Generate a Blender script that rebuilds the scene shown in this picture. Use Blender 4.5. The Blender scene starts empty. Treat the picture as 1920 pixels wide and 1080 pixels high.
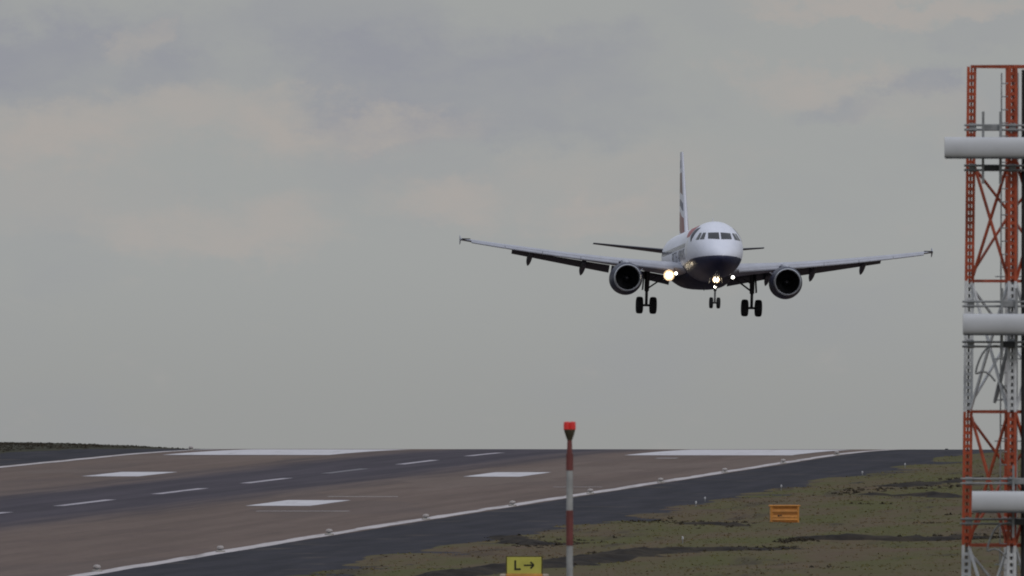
import bpy, bmesh, math, random
import numpy as np
from mathutils import Vector, Matrix

SC = bpy.context.scene
COL = SC.collection
PI = math.pi
R = math.radians

# ------------------------------------------------------------------ camera
cam_data = bpy.data.cameras.new("camera")
cam = bpy.data.objects.new("camera", cam_data)
COL.objects.link(cam)
cam_data.sensor_width = 36.0
cam_data.lens = 693.75
cam_data.clip_start = 1.0
cam_data.clip_end = 40000.0
cam.location = (0.0, 0.0, 12.03)
cam.rotation_euler = (R(90.0 - 0.0774), 0.0, 0.0)
cam_data.dof.use_dof = True
cam_data.dof.focus_distance = 1400.0
cam_data.dof.aperture_fstop = 12.0
SC.camera = cam

# ------------------------------------------------------------------ light
SUN_EL, SUN_ROT = R(42.0), R(150.0)
sun_data = bpy.data.lights.new("sun", 'SUN')
sun_data.energy = 0.70
sun_data.angle = R(14.0)
sun_data.color = (1.0, 0.95, 0.90)
sun = bpy.data.objects.new("sun", sun_data)
COL.objects.link(sun)
sun_dir = Vector((math.sin(SUN_ROT) * math.cos(SUN_EL), math.cos(SUN_ROT) * math.cos(SUN_EL), math.sin(SUN_EL)))
sun.rotation_euler = sun_dir.to_track_quat('Z', 'Y').to_euler()
sun.location = (60.0, -60.0, 120.0)

SC.view_settings.view_transform = 'Standard'
SC.view_settings.look = 'None'
SC.view_settings.exposure = 0.0
SC.view_settings.gamma = 1.0
SC.view_settings.use_curve_mapping = False
SC.render.engine = 'CYCLES'
SC.cycles.filter_width = 1.9
SC.cycles.max_bounces = 6


def srgb(r, g, b):
    def f(c):
        c /= 255.0
        return c / 12.92 if c <= 0.04045 else ((c + 0.055) / 1.055) ** 2.4
    return (f(r), f(g), f(b), 1.0)


class NT:
    """small helper that adds nodes and links them"""
    def __init__(self, tree):
        self.t = tree

    def n(self, kind, **kw):
        nd = self.t.nodes.new(kind)
        for k, v in kw.items():
            setattr(nd, k, v)
        return nd

    def link(self, a, b):
        self.t.links.new(a, b)

    def put(self, sock, v):
        if hasattr(v, 'is_output'):
            self.link(v, sock)
        else:
            sock.default_value = v

    def math(self, op, a, b=None, c=None, clamp=False):
        nd = self.n('ShaderNodeMath', operation=op)
        nd.use_clamp = clamp
        self.put(nd.inputs[0], a)
        if b is not None:
            self.put(nd.inputs[1], b)
        if c is not None:
            self.put(nd.inputs[2], c)
        return nd.outputs[0]

    def vec(self, op, a, b=None):
        nd = self.n('ShaderNodeVectorMath', operation=op)
        self.put(nd.inputs[0], a)
        if b is not None:
            if op == 'SCALE':
                self.put(nd.inputs['Scale'], b)
            else:
                self.put(nd.inputs[1], b)
        return nd.outputs['Value'] if op in ('LENGTH', 'DISTANCE', 'DOT_PRODUCT') else nd.outputs['Vector']

    def noise(self, vec, scale, detail=4.0, rough=0.55, dist=0.0):
        nd = self.n('ShaderNodeTexNoise')
        self.put(nd.inputs['Vector'], vec)
        nd.inputs['Scale'].default_value = scale
        nd.inputs['Detail'].default_value = detail
        nd.inputs['Roughness'].default_value = rough
        nd.inputs['Distortion'].default_value = dist
        return nd

    def smooth(self, v, a, b, lo=0.0, hi=1.0):
        nd = self.n('ShaderNodeMapRange', interpolation_type='SMOOTHSTEP')
        self.put(nd.inputs['Value'], v)
        nd.inputs['From Min'].default_value = a
        nd.inputs['From Max'].default_value = b
        nd.inputs['To Min'].default_value = lo
        nd.inputs['To Max'].default_value = hi
        return nd.outputs[0]

    def mix(self, fac, a, b, mode='MIX'):
        nd = self.n('ShaderNodeMix', data_type='RGBA', blend_type=mode)
        self.put(nd.inputs[0], fac)
        self.put(nd.inputs[6], a)
        self.put(nd.inputs[7], b)
        return nd.outputs[2]

    def scalevec(self, vec, s):
        return self.vec('MULTIPLY', vec, s)


# ------------------------------------------------------------------ sky
world = bpy.data.worlds.new("World")
SC.world = world
world.use_nodes = True
wt = world.node_tree
wt.nodes.clear()
W = NT(wt)
tc = W.n('ShaderNodeTexCoord')
direction = tc.outputs['Generated']
sep = W.n('ShaderNodeSeparateXYZ')
W.link(direction, sep.inputs[0])
up = W.math('MAXIMUM', sep.outputs[2], 0.03)
cmb = W.n('ShaderNodeCombineXYZ')
W.link(sep.outputs[0], cmb.inputs[0])
W.link(sep.outputs[1], cmb.inputs[1])
W.link(up, cmb.inputs[2])
sky = W.n('ShaderNodeTexSky', sky_type='NISHITA')
sky.sun_disc = False
sky.sun_elevation = SUN_EL
sky.sun_rotation = SUN_ROT
W.link(cmb.outputs[0], sky.inputs[0])
# cloud deck: soft banks described by their direction in the sky
big = W.scalevec(direction, (38.5, 6.0, 38.5))
wob = W.noise(W.scalevec(big, (1.0, 1.0, 1.6)), 2.6, 7.0, 0.66)
wv = W.vec('SUBTRACT', wob.outputs['Color'], (0.5, 0.5, 0.5))
pos = W.vec('ADD', big, W.vec('MULTIPLY', wv, (0.75, 0.0, 0.36)))


def banks(lst):
    acc = None
    for (px, py, rx, rz, k) in lst:
        c = ((px - 960) / 960.0, 6.0, -(py - 490) / 960.0)
        d = W.vec('SUBTRACT', pos, c)
        d = W.vec('MULTIPLY', d, (960.0 / rx, 0.0, 960.0 / rz))
        v = W.smooth(W.vec('LENGTH', d), 0.40, 1.15, k, 0.0)
        acc = v if acc is None else W.math('ADD', acc, v)
    return acc


blue = banks([(130, 120, 380, 120, 0.62), (920, 165, 430, 120, 0.75), (400, 165, 140, 85, 0.40), (1590, 228, 120, 50, 0.5),
              (1745, 185, 70, 50, 0.6), (720, 60, 330, 80, 0.45), (1850, 60, 150, 60, 0.3), (60, 95, 200, 60, .3)])
warm = banks([(300, 245, 560, 70, 0.65), (720, 225, 190, 50, 0.45), (400, 415, 240, 75, 0.75), (860, 395, 190, 70, 0.75),
              (1190, 405, 150, 65, 0.6), (1560, 160, 190, 55, 0.8), (1710, 12, 300, 34, 0.9), (265, 85, 90, 45, 0.55),
              (1720, 250, 150, 60, 0.35), (90, 330, 260, 120, 0.35), (1150, 330, 260, 80, .3)])
tex1 = W.noise(W.scalevec(big, (1.0, 1.0, 2.1)), 1.7, 6.0, 0.58).outputs[0]
tex2 = W.noise(W.scalevec(big, (1.0, 1.0, 1.7)), 5.0, 5.0, 0.6).outputs[0]
blue = W.math('ADD', W.math('MULTIPLY', blue, W.smooth(tex1, 0.30, 0.62, 0.45, 1.15)), W.smooth(tex1, 0.50, 0.75, 0.0, 0.25), clamp=True)
warm = W.math('ADD', W.math('MULTIPLY', warm, W.smooth(tex2, 0.30, 0.62, 0.4, 1.15)), W.smooth(tex2, 0.56, 0.75, 0.0, 0.22), clamp=True)
CS = 10.0


def skycol(r, g, b):
    c = srgb(r, g, b)
    return (c[0] * CS, c[1] * CS, c[2] * CS, 1.0)


sepb = W.n('ShaderNodeSeparateXYZ')
W.link(big, sepb.inputs[0])
low = W.smooth(sepb.outputs[2], -0.42, 0.10)
base = W.mix(low, skycol(150, 151, 151), skycol(160, 162, 162))
cloud = W.mix(blue, base, skycol(147, 149, 158))
cloud = W.mix(warm, cloud, skycol(170, 165, 162))
# an overcast deck is about three times brighter overhead than at the horizon
zen = W.smooth(sep.outputs[2], 0.02, 1.0, 1.0, 2.15)
zv = W.n('ShaderNodeCombineXYZ')
for i in range(3):
    W.link(zen, zv.inputs[i])
tint = W.mix(W.smooth(sep.outputs[2], 0.03, 0.6), (1, 1, 1, 1), (0.93, 0.97, 1.08, 1))
cloud = W.mix(1.0, cloud, tint, 'MULTIPLY')
cloud = W.vec('MULTIPLY', cloud, zv.outputs[0])
allsky = W.mix(0.92, W.vec('MULTIPLY', sky.outputs[0], (0.6, 0.6, 0.6)), cloud)
bg = W.n('ShaderNodeBackground')
bg.inputs['Strength'].default_value = 0.1
W.link(allsky, bg.inputs['Color'])
wo = W.n('ShaderNodeOutputWorld')
W.link(bg.outputs[0], wo.inputs['Surface'])


# ------------------------------------------------------------------ materials
def new_mat(name):
    m = bpy.data.materials.new(name)
    m.use_nodes = True
    t = m.node_tree
    t.nodes.clear()
    N = NT(t)
    b = N.n('ShaderNodeBsdfPrincipled')
    o = N.n('ShaderNodeOutputMaterial')
    N.link(b.outputs[0], o.inputs[0])
    return m, N, b


def paint(name, col, rough=0.5, metal=0.0, var=0.12, scale=3.0, coat=0.0, bump=0.0):
    m, N, b = new_mat(name)
    t = N.n('ShaderNodeTexCoord')
    ns = N.noise(t.outputs['Object'], scale, 6.0, 0.6)
    dark = tuple(c * (1.0 - var * 1.6) for c in col[:3]) + (1,)
    lite = tuple(min(1.0, c * (1.0 + var * 0.7)) for c in col[:3]) + (1,)
    N.link(N.mix(N.smooth(ns.outputs[0], 0.28, 0.72), dark, lite), b.inputs['Base Color'])
    N.link(N.smooth(ns.outputs[0], 0.2, 0.8, max(0.02, rough - 0.08), min(1, rough + 0.1)), b.inputs['Roughness'])
    b.inputs['Metallic'].default_value = metal
    b.inputs['Coat Weight'].default_value = coat
    if bump:
        bp = N.n('ShaderNodeBump')
        bp.inputs['Strength'].default_value = bump
        N.link(ns.outputs[0], bp.inputs['Height'])
        N.link(bp.outputs[0], b.inputs['Normal'])
    return m


def lamp_mat(name, col, strength):
    m, N, b = new_mat(name)
    b.inputs['Base Color'].default_value = (0.8, 0.8, 0.8, 1)
    b.inputs['Emission Color'].default_value = col
    b.inputs['Emission Strength'].default_value = strength
    return m


def worn(name, col, under, lo=0.56, hi=0.72, amount=0.7):
    """road paint rubbed through to the asphalt in streaks"""
    m, N, b = new_mat(name)
    t = N.n('ShaderNodeTexCoord').outputs['Object']
    w1 = N.noise(N.scalevec(t, (1.0, 0.05, 1.0)), 1.3, 6, 0.7).outputs[0]
    w2 = N.noise(N.scalevec(t, (1.0, 0.5, 1.0)), 0.6, 5, 0.6).outputs[0]
    c = N.mix(N.smooth(w2, 0.3, 0.7), tuple(q * 0.82 for q in col) + (1,), tuple(col) + (1,))
    N.link(N.mix(N.smooth(w1, lo, hi, 0.0, amount), c, tuple(under) + (1,)), b.inputs['Base Color'])
    b.inputs['Roughness'].default_value = 0.85
    b.inputs['Specular IOR Level'].default_value = 0.2
    return m


M = {}
M['marking'] = worn('white_road_paint', (0.57, 0.55, 0.58), (0.12, 0.10, 0.10))
M['thin_mark'] = paint('faded_road_paint', (0.36, 0.33, 0.32), 0.8, var=0.25, scale=1.0)
M['faint_dash'] = paint('nearly_worn_off_paint', (0.16, 0.15, 0.17), 0.8, var=0.3)
M['dash'] = worn('worn_dash_paint', (0.40, 0.37, 0.41), (0.06, 0.055, 0.07), 0.5, 0.7)
M['line'] = worn('worn_line_paint', (0.50, 0.46, 0.47), (0.13, 0.11, 0.10), 0.5, 0.7)
M['white'] = paint('white_aircraft_paint', (0.70, 0.70, 0.77), 0.32, var=0.05, scale=0.8, coat=0.25)
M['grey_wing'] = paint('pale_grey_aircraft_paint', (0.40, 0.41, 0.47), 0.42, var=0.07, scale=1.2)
M['navy'] = paint('navy_paint', (0.018, 0.020, 0.048), 0.5, var=0.15, scale=1.5)
M['cowl'] = paint('engine_cowl_blue', (0.034, 0.038, 0.070), 0.45, var=0.15, scale=1.5)
M['wing_shaded'] = paint('shade_darkened_wing_grey', (0.07, 0.072, 0.095), 0.5, var=0.1, scale=1.5)  # wing grey darkened to paint in the shade on flaps, fairings and tailplane
M['red_paint'] = paint('red_livery_paint', (0.33, 0.03, 0.05), 0.4, var=0.05)
M['rubber'] = paint('tyre_rubber', (0.012, 0.012, 0.014), 0.85, var=0.2, scale=9)
M['gear'] = paint('gear_dark_metal', (0.05, 0.05, 0.055), 0.5, 0.4, var=0.2, scale=5)
M['hub'] = paint('wheel_hub_metal', (0.16, 0.16, 0.17), 0.45, 0.6, var=0.2, scale=5)
M['lip'] = paint('bare_intake_metal', (0.42, 0.43, 0.46), 0.4, 0.6, var=0.06)
M['duct'] = paint('intake_duct', (0.02, 0.02, 0.024), 0.6, var=0.1)
M['blade'] = paint('fan_metal', (0.03, 0.03, 0.035), 0.45, 0.5, var=0.1)
M['glass'] = paint('dark_window_glass', (0.012, 0.013, 0.018), 0.12, var=0.1)
M['mast_red'] = paint('mast_orange_red_paint', (0.40, 0.068, 0.024), 0.55, var=0.22, scale=2.5)
M['mast_white'] = paint('mast_white_paint', (0.60, 0.61, 0.63), 0.55, var=0.16, scale=2.5)
M['galv'] = paint('galvanised_steel', (0.26, 0.265, 0.27), 0.5, 0.35, var=0.16, scale=4)
M['core_dark'] = paint('dark_hole_grey', (0.14, 0.145, 0.155), 0.6, 0.2, var=0.2, scale=4)  # darker grey standing in for the dark inside the white legs
M['dark_steel'] = paint('dark_steel', (0.06, 0.062, 0.065), 0.6, 0.2, var=0.2, scale=4)
M['ladder'] = paint('ladder_steel', (0.34, 0.35, 0.36), 0.5, 0.2, var=0.16, scale=4)
M['antenna'] = paint('antenna_white_shell', (0.52, 0.53, 0.56), 0.5, var=0.05, scale=1.3)
M['cable'] = paint('black_cable', (0.015, 0.016, 0.018), 0.6, var=0.2)
M['pole_red'] = paint('pole_red_paint', (0.165, 0.042, 0.038), 0.6, var=0.2, scale=2)
M['pole_white'] = paint('pole_white_paint', (0.36, 0.36, 0.36), 0.6, var=0.2, scale=2)
M['housing'] = paint('lamp_housing_bronze', (0.09, 0.075, 0.05), 0.5, 0.3, var=0.2)
M['sign_yellow'] = paint('sign_yellow', (0.50, 0.47, 0.09), 0.5, var=0.08, scale=2)
M['sign_edge'] = paint('sign_olive_edge', (0.075, 0.062, 0.012), 0.6, var=0.15)
M['sign_black'] = paint('sign_black', (0.02, 0.02, 0.006), 0.6, var=0.1)
M['orange'] = paint('orange_paint', (0.60, 0.29, 0.065), 0.55, var=0.14, scale=2)
M['cab_orange'] = paint('weathered_orange_paint', (0.54, 0.22, 0.038), 0.6, var=0.18, scale=2.5)
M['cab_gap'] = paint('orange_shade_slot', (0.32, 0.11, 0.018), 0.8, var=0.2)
M['pale_end'] = paint('pale_concrete', (0.42, 0.34, 0.29), 0.8, var=0.2)
M['concrete'] = paint('light_base_concrete', (0.33, 0.31, 0.29), 0.85, var=0.2)
M['lens_dull'] = paint('dusty_lens_glass', (0.42, 0.38, 0.37), 0.5, var=0.2)
M['marker'] = paint('white_marker_plastic', (0.5, 0.5, 0.52), 0.5, var=0.05)
M['lampglow'] = lamp_mat('landing_lamp_lit', (1.0, 0.86, 0.60, 1), 12.0)
M['lampglow_white'] = lamp_mat('small_lamp_lit', (1.0, 0.93, 0.82, 1), 9.0)
M['glow_dish'] = lamp_mat('lamp_glow_painted_dish', (1.0, 0.60, 0.24, 1), 0.9)  # warm emission paints the lamp's glare onto its dish and rim
M['redlens'] = lamp_mat('red_lens_lit', (1.0, 0.05, 0.04, 1), 0.12)
bpy.data.materials['red_lens_lit'].node_tree.nodes['Principled BSDF'].inputs['Base Color'].default_value = (0.45, 0.02, 0.02, 1)


# ------------------------------------------------------------------ object helpers
def tag(o, label=None, cat=None, group=None, kind=None):
    if label:
        o['label'] = label
    if cat:
        o['category'] = cat
    if group:
        o['group'] = group
    if kind:
        o['kind'] = kind
    return o


def empty(name, loc, rot=(0, 0, 0)):
    o = bpy.data.objects.new(name, None)
    COL.objects.link(o)
    o.location = loc
    o.rotation_euler = rot
    o.empty_display_size = 0.3
    return o


class MB:
    """collects shapes for ONE mesh"""
    def __init__(self, off=(0, 0, 0)):
        self.v, self.f = [], []
        self.off = Vector(off)

    def add(self, vs, fs):
        k = len(self.v)
        self.v += [tuple(Vector(p) - self.off) for p in vs]
        self.f += [tuple(i + k for i in f) for f in fs]
        return self

    def box(self, c, s, rot=None, bev=0.0):
        bm = bmesh.new()
        bmesh.ops.create_cube(bm, size=1.0)
        for q in bm.verts:
            q.co = Vector((q.co.x * s[0], q.co.y * s[1], q.co.z * s[2]))
        if bev:
            bmesh.ops.bevel(bm, geom=bm.edges[:], offset=bev, segments=6 if bev > 0.1 else 3, affect='EDGES', profile=0.5)
        if rot is not None:
            bmesh.ops.rotate(bm, verts=bm.verts, matrix=rot)
        bm.verts.index_update()
        self.add([q.co + Vector(c) for q in bm.verts], [[q.index for q in f.verts] for f in bm.faces])
        bm.free()
        return self

    def bar(self, p0, p1, w, h=None):
        """square bar between two points"""
        h = h or w
        p0, p1 = Vector(p0), Vector(p1)
        d = p1 - p0
        q = d.to_track_quat('Z', 'Y').to_matrix()
        return self.box((p0 + p1) / 2, (w, h, d.length), q)

    def tube(self, pts, r, n=10, caps=True):
        pts = [Vector(p) for p in pts]
        rs = r if isinstance(r, (list, tuple)) else [r] * len(pts)
        rings = []
        ref = None
        for i, p in enumerate(pts):
            d = (pts[min(i + 1, len(pts) - 1)] - pts[max(i - 1, 0)]).normalized()
            if ref is None:
                ref = Vector((1, 0, 0)) if abs(d.x) < 0.8 else Vector((0, 1, 0))
            a = (ref - d * ref.dot(d)).normalized()
            b = d.cross(a)
            rings.append([p + (a * math.cos(2 * PI * k / n) + b * math.sin(2 * PI * k / n)) * rs[i] for k in range(n)])
        return self.loft(rings, caps)

    def loft(self, rings, caps=True, closed=True):
        n = len(rings[0])
        vs = [p for r_ in rings for p in r_]
        fs = []
        for i in range(len(rings) - 1):
            for k in range(n if closed else n - 1):
                a, b = i * n + k, i * n + (k + 1) % n
                fs.append((a, b, b + n, a + n))
        if caps and closed:
            fs.append(tuple(range(n)))
            fs.append(tuple((len(rings) - 1) * n + k for k in range(n)))
        return self.add(vs, fs)

    def lathe(self, prof, c, axis='Y', n=32, caps=False):
        """profile of (along, radius)"""
        rings = []
        for a, r_ in prof:
            ring = []
            for k in range(n):
                co, si = math.cos(2 * PI * k / n) * r_, math.sin(2 * PI * k / n) * r_
                p = {'Y': (co, a, si), 'Z': (co, si, a), 'X': (a, co, si)}[axis]
                ring.append(Vector(p) + Vector(c))
            rings.append(ring)
        return self.loft(rings, caps)

    def build(self, name, mat, parent=None, smooth=0.0, label=None):
        me = bpy.data.meshes.new(name)
        me.from_pydata(self.v, [], self.f)
        bm = bmesh.new()
        bm.from_mesh(me)
        bmesh.ops.remove_doubles(bm, verts=bm.verts, dist=1e-5)
        bmesh.ops.recalc_face_normals(bm, faces=bm.faces)
        if smooth:
            for f in bm.faces:
                f.smooth = True
            for e in bm.edges:
                if len(e.link_faces) == 2 and e.calc_face_angle(0) > R(smooth):
                    e.smooth = False
        bm.to_mesh(me)
        bm.free()
        me.materials.append(mat)
        o = bpy.data.objects.new(name, me)
        COL.objects.link(o)
        if parent:
            o.parent = parent
        if label:
            o['label'] = label
        return o


def copy_tree(o, parent=None):
    c = o.copy()
    COL.objects.link(c)
    c.parent = parent
    for ch in [q for q in bpy.data.objects if q.parent == o]:
        copy_tree(ch, c)
    return c


# ------------------------------------------------------------------ terrain
THETA = 0.0786
CT, ST = math.cos(THETA), math.sin(THETA)
ORIG = (-98.7, 0.0)      # the runway frame: u across, v along the centre line


def to_world(u, v, z=0.0):
    return (ORIG[0] + u * CT + v * ST, ORIG[1] - u * ST + v * CT, z)


def to_uv(X, Y):
    X, Y = X - ORIG[0], Y - ORIG[1]
    return X * CT - Y * ST, X * ST + Y * CT


def base_z(u, v):
    """the runway climbs level to a crest, then the hill falls away"""
    s = np.maximum(v - 1220.0, 0.0)
    return np.where(s < 240.0, -s * s / 20000.0, -2.88 - 0.024 * (s - 240.0))


_rng = np.random.RandomState(7)
_lat = _rng.rand(256, 256)


def vnoise(x, y):
    xi, yi = np.floor(x).astype(int), np.floor(y).astype(int)
    fx, fy = x - xi, y - yi
    fx, fy = fx * fx * (3 - 2 * fx), fy * fy * (3 - 2 * fy)
    a, b = _lat[xi % 256, yi % 256], _lat[(xi + 1) % 256, yi % 256]
    c, d = _lat[xi % 256, (yi + 1) % 256], _lat[(xi + 1) % 256, (yi + 1) % 256]
    return (a * (1 - fx) + b * fx) * (1 - fy) + (c * (1 - fx) + d * fx) * fy - 0.5


def sst(x, a, b):
    t = np.clip((x - a) / (b - a), 0, 1)
    return t * t * (3 - 2 * t)


def grass_z(u, v):
    z = base_z(u, v)
    edge = 30.6 + 2.2 * vnoise(v / 9.0, u * 0 + 3.3) + 1.6 * vnoise(v / 31.0, u * 0 + 8.1)
    out = sst(np.abs(u), edge - 1.6, edge + 0.9)
    rough = 0.16 * vnoise(u / 7.0, v / 11.0) + 0.11 * vnoise(u / 2.6 + 9, v / 3.6 + 5) + 0.06 * vnoise(u / 1.1 + 40, v / 1.3)
    bump = -0.15 + out * (0.20 + rough)
    mound = 0.80 * sst(-u, 27, 47) * np.exp(-((v - 1405) / 60.0) ** 2) * (1 + 0.35 * vnoise(u / 5.0 + 70, v / 30.0))
    rise = 0.20 * sst(u, 31, 37) * np.exp(-((v - 1300) / 70.0) ** 2)
    return z + bump + mound + rise


def frame(o):
    o.location = (ORIG[0], ORIG[1], 0)
    o.rotation_euler = (0, 0, -THETA)
    return o


def fast_mesh(name, verts, faces, mat, smooth=True):
    verts = np.asarray(verts, dtype=np.float32)
    faces = np.asarray(faces, dtype=np.int32)
    k = faces.shape[1]
    me = bpy.data.meshes.new(name)
    me.vertices.add(len(verts))
    me.vertices.foreach_set('co', verts.ravel())
    me.loops.add(faces.size)
    me.loops.foreach_set('vertex_index', faces.ravel())
    me.polygons.add(len(faces))
    me.polygons.foreach_set('loop_start', np.arange(0, faces.size, k, dtype=np.int32))
    me.polygons.foreach_set('loop_total', np.full(len(faces), k, dtype=np.int32))
    me.polygons.foreach_set('use_smooth', np.full(len(faces), smooth, dtype=bool))
    me.update(calc_edges=True)
    me.materials.append(mat)
    o = bpy.data.objects.new(name, me)
    COL.objects.link(o)
    return o


def sheet(name, us, vs, zfun, mat):
    U, V = np.meshgrid(us, vs)
    Z = zfun(U, V)
    n, m = U.shape
    idx = np.arange(n * m).reshape(n, m)
    f = np.stack([idx[:-1, :-1], idx[:-1, 1:], idx[1:, 1:], idx[1:, :-1]], -1).reshape(-1, 4)
    return frame(fast_mesh(name, np.stack([U, V, Z], -1).reshape(-1, 3), f, mat))


# --- grass material: olive turf, brown bare earth and dark peaty patches
def turf_mat(name, blades):
    m, N, b = new_mat(name)
    t = N.n('ShaderNodeTexCoord').outputs['Object']
    n1 = N.noise(N.scalevec(t, (1, 0.14, 1)), 0.24, 7, 0.66, 0.4).outputs[0]
    n2 = N.noise(N.scalevec(t, (1, 0.10, 1)), 0.36, 7, 0.66, 0.6).outputs[0]
    n4 = N.noise(N.scalevec(t, (1, 0.12, 1)), 0.11, 5, 0.6, 0.3).outputs[0]
    n3 = N.noise(t, 1.6, 5, 0.65).outputs[0]
    col = N.mix(N.smooth(n1, 0.36, 0.64), (0.078, 0.076, 0.028, 1), (0.100, 0.073, 0.046, 1))
    col = N.mix(N.smooth(n4, 0.52, 0.66, 0, 0.6), col, (0.100, 0.064, 0.050, 1))
    col = N.mix(N.smooth(n3, 0.42, 0.78, 0, 0.55), col, (0.112, 0.096, 0.046, 1))
    col = N.mix(N.smooth(n2, 0.54, 0.68, 0, 0.7), col, (0.044, 0.034, 0.028, 1))
    sp = N.n('ShaderNodeSeparateXYZ')
    N.link(t, sp.inputs[0])
    col = N.mix(N.smooth(sp.outputs[0], -30.0, -25.0, 0.85, 0.0), col, (0.036, 0.036, 0.027, 1))   # heath on the left bank
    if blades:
        col = N.mix(1.0, col, (1.55, 1.50, 1.40, 1), 'MULTIPLY')     # straw tone, painted lighter to offset the shading on upright blades
    N.link(col, b.inputs['Base Color'])
    b.inputs['Roughness'].default_value = 0.95
    b.inputs['Specular IOR Level'].default_value = 0.1
    return m


M['turf'] = turf_mat('rough_turf', False)
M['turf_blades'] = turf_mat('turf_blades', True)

us = np.concatenate([[-2500, -900, -350, -150, -90], np.arange(-64, 78, 0.5), [95, 130, 200, 420, 1000, 2500]])
vs = np.concatenate([[-400, -100, 100, 300, 450, 560, 640, 690], np.arange(715, 1330, 0.9), np.arange(1332, 1500, 6), [1560, 1700, 2000, 2600, 3600, 6000]])
tag(sheet('ground', us, vs, grass_z, M['turf']), kind='structure')

# --- runway asphalt
rm, N, b = new_mat('grooved_runway_asphalt')
t = N.n('ShaderNodeTexCoord').outputs['Object']
sp = N.n('ShaderNodeSeparateXYZ')
N.link(t, sp.inputs[0])
streak = N.noise(N.scalevec(t, (1.0, 0.022, 1.0)), 0.55, 6, 0.65).outputs[0]
blot = N.noise(N.scalevec(t, (1.0, 0.25, 1.0)), 0.20, 5, 0.6).outputs[0]
fine = N.noise(N.scalevec(t, (1.0, 0.3, 1.0)), 2.2, 4, 0.6).outputs[0]
brown = N.mix(N.smooth(streak, 0.3, 0.7), (0.119, 0.086, 0.073, 1), (0.160, 0.117, 0.100, 1))
brown = N.mix(N.smooth(blot, 0.52, 0.72, 0, 0.6), brown, (0.110, 0.078, 0.073, 1))
thin = N.noise(N.scalevec(t, (1.0, 0.012, 1.0)), 2.4, 4, 0.7).outputs[0]
brown = N.mix(N.smooth(thin, 0.55, 0.75, 0.0, 0.40), brown, (0.070, 0.056, 0.054, 1))
patchy = N.n('ShaderNodeTexVoronoi', feature='F1', distance='MANHATTAN')
N.link(N.scalevec(t, (0.13, 0.022, 1.0)), patchy.inputs['Vector'])
patchy.inputs['Scale'].default_value = 1.0
pc = N.n('ShaderNodeSeparateXYZ')
N.link(patchy.outputs['Color'], pc.inputs[0])
brown = N.mix(N.smooth(pc.outputs[0], 0.70, 0.78, 0.0, 0.28), brown, (0.105, 0.082, 0.078, 1))
brown = N.mix(N.smooth(pc.outputs[1], 0.80, 0.86, 0.0, 0.30), brown, (0.185, 0.145, 0.125, 1))
au = N.math('ABSOLUTE', N.math('ADD', sp.outputs[0], 0.5))
au = N.math('ADD', au, N.math('MULTIPLY', N.math('SUBTRACT', streak, 0.5), 7.0))
rub = N.smooth(au, 3.6, 9.4, 1.0, 0.0)
rubcol = N.mix(N.smooth(streak, 0.35, 0.65), (0.040, 0.035, 0.048, 1), (0.064, 0.055, 0.072, 1))
col = N.mix(N.math('MULTIPLY', rub, 0.95), brown, rubcol)
col = N.mix(N.smooth(fine, 0.3, 0.75, 0.0, 0.22), col, (0.05, 0.045, 0.045, 1))
N.link(col, b.inputs['Base Color'])
b.inputs['Roughness'].default_value = 0.9
b.inputs['Specular IOR Level'].default_value = 0.12
M['runway'] = rm

sm, N, b = new_mat('dark_shoulder_tarmac')
t = N.n('ShaderNodeTexCoord').outputs['Object']
s1 = N.noise(N.scalevec(t, (1.0, 0.06, 1.0)), 0.7, 6, 0.65).outputs[0]
s2 = N.noise(N.scalevec(t, (1.0, 0.6, 1.0)), 0.28, 5, 0.6).outputs[0]
col = N.mix(N.smooth(s1, 0.3, 0.7), (0.018, 0.018, 0.025, 1), (0.036, 0.034, 0.044, 1))
col = N.mix(N.smooth(s2, 0.55, 0.75, 0, 0.8), col, (0.090, 0.073, 0.062, 1))
N.link(col, b.inputs['Base Color'])
b.inputs['Roughness'].default_value = 0.9
b.inputs['Specular IOR Level'].default_value = 0.12
M['shoulder'] = sm

rv = np.concatenate([np.arange(300, 700, 50), np.arange(700, 1500, 4.0), [1520, 1600]])
runway = tag(sheet('runway', np.linspace(-22.6, 22.6, 24), rv, base_z, M['runway']), kind='structure')
for sgn in (-1, 1):
    us_ = np.linspace(22.6, 33.0, 12) * sgn
    tag(sheet('runway_shoulder', us_, rv, base_z, M['shoulder']), kind='structure')


def mark(name, u0, u1, v0, v1, mat, dz=0.008, jag=0.0):
    vs_ = np.linspace(v0, v1, max(2, int((v1 - v0) / 4) + 1))
    o = sheet(name, np.linspace(u0, u1, 3), vs_, lambda u, v: base_z(u, v) + dz, mat)
    if jag:
        me = o.data
        for q in me.vertices:
            q.co.x += (0.62 * float(sst(np.array(900.0 - q.co.y), 0.0, 160.0)) if u0 > 0 else 0.0) + jag * (float(vnoise(np.array([q.co.y / 7.0]), np.array([q.co.x * 3 + 5.0]))[0]))
    o.parent = runway
    o.location = (0, 0, 0)
    o.rotation_euler = (0, 0, 0)
    return o


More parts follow.
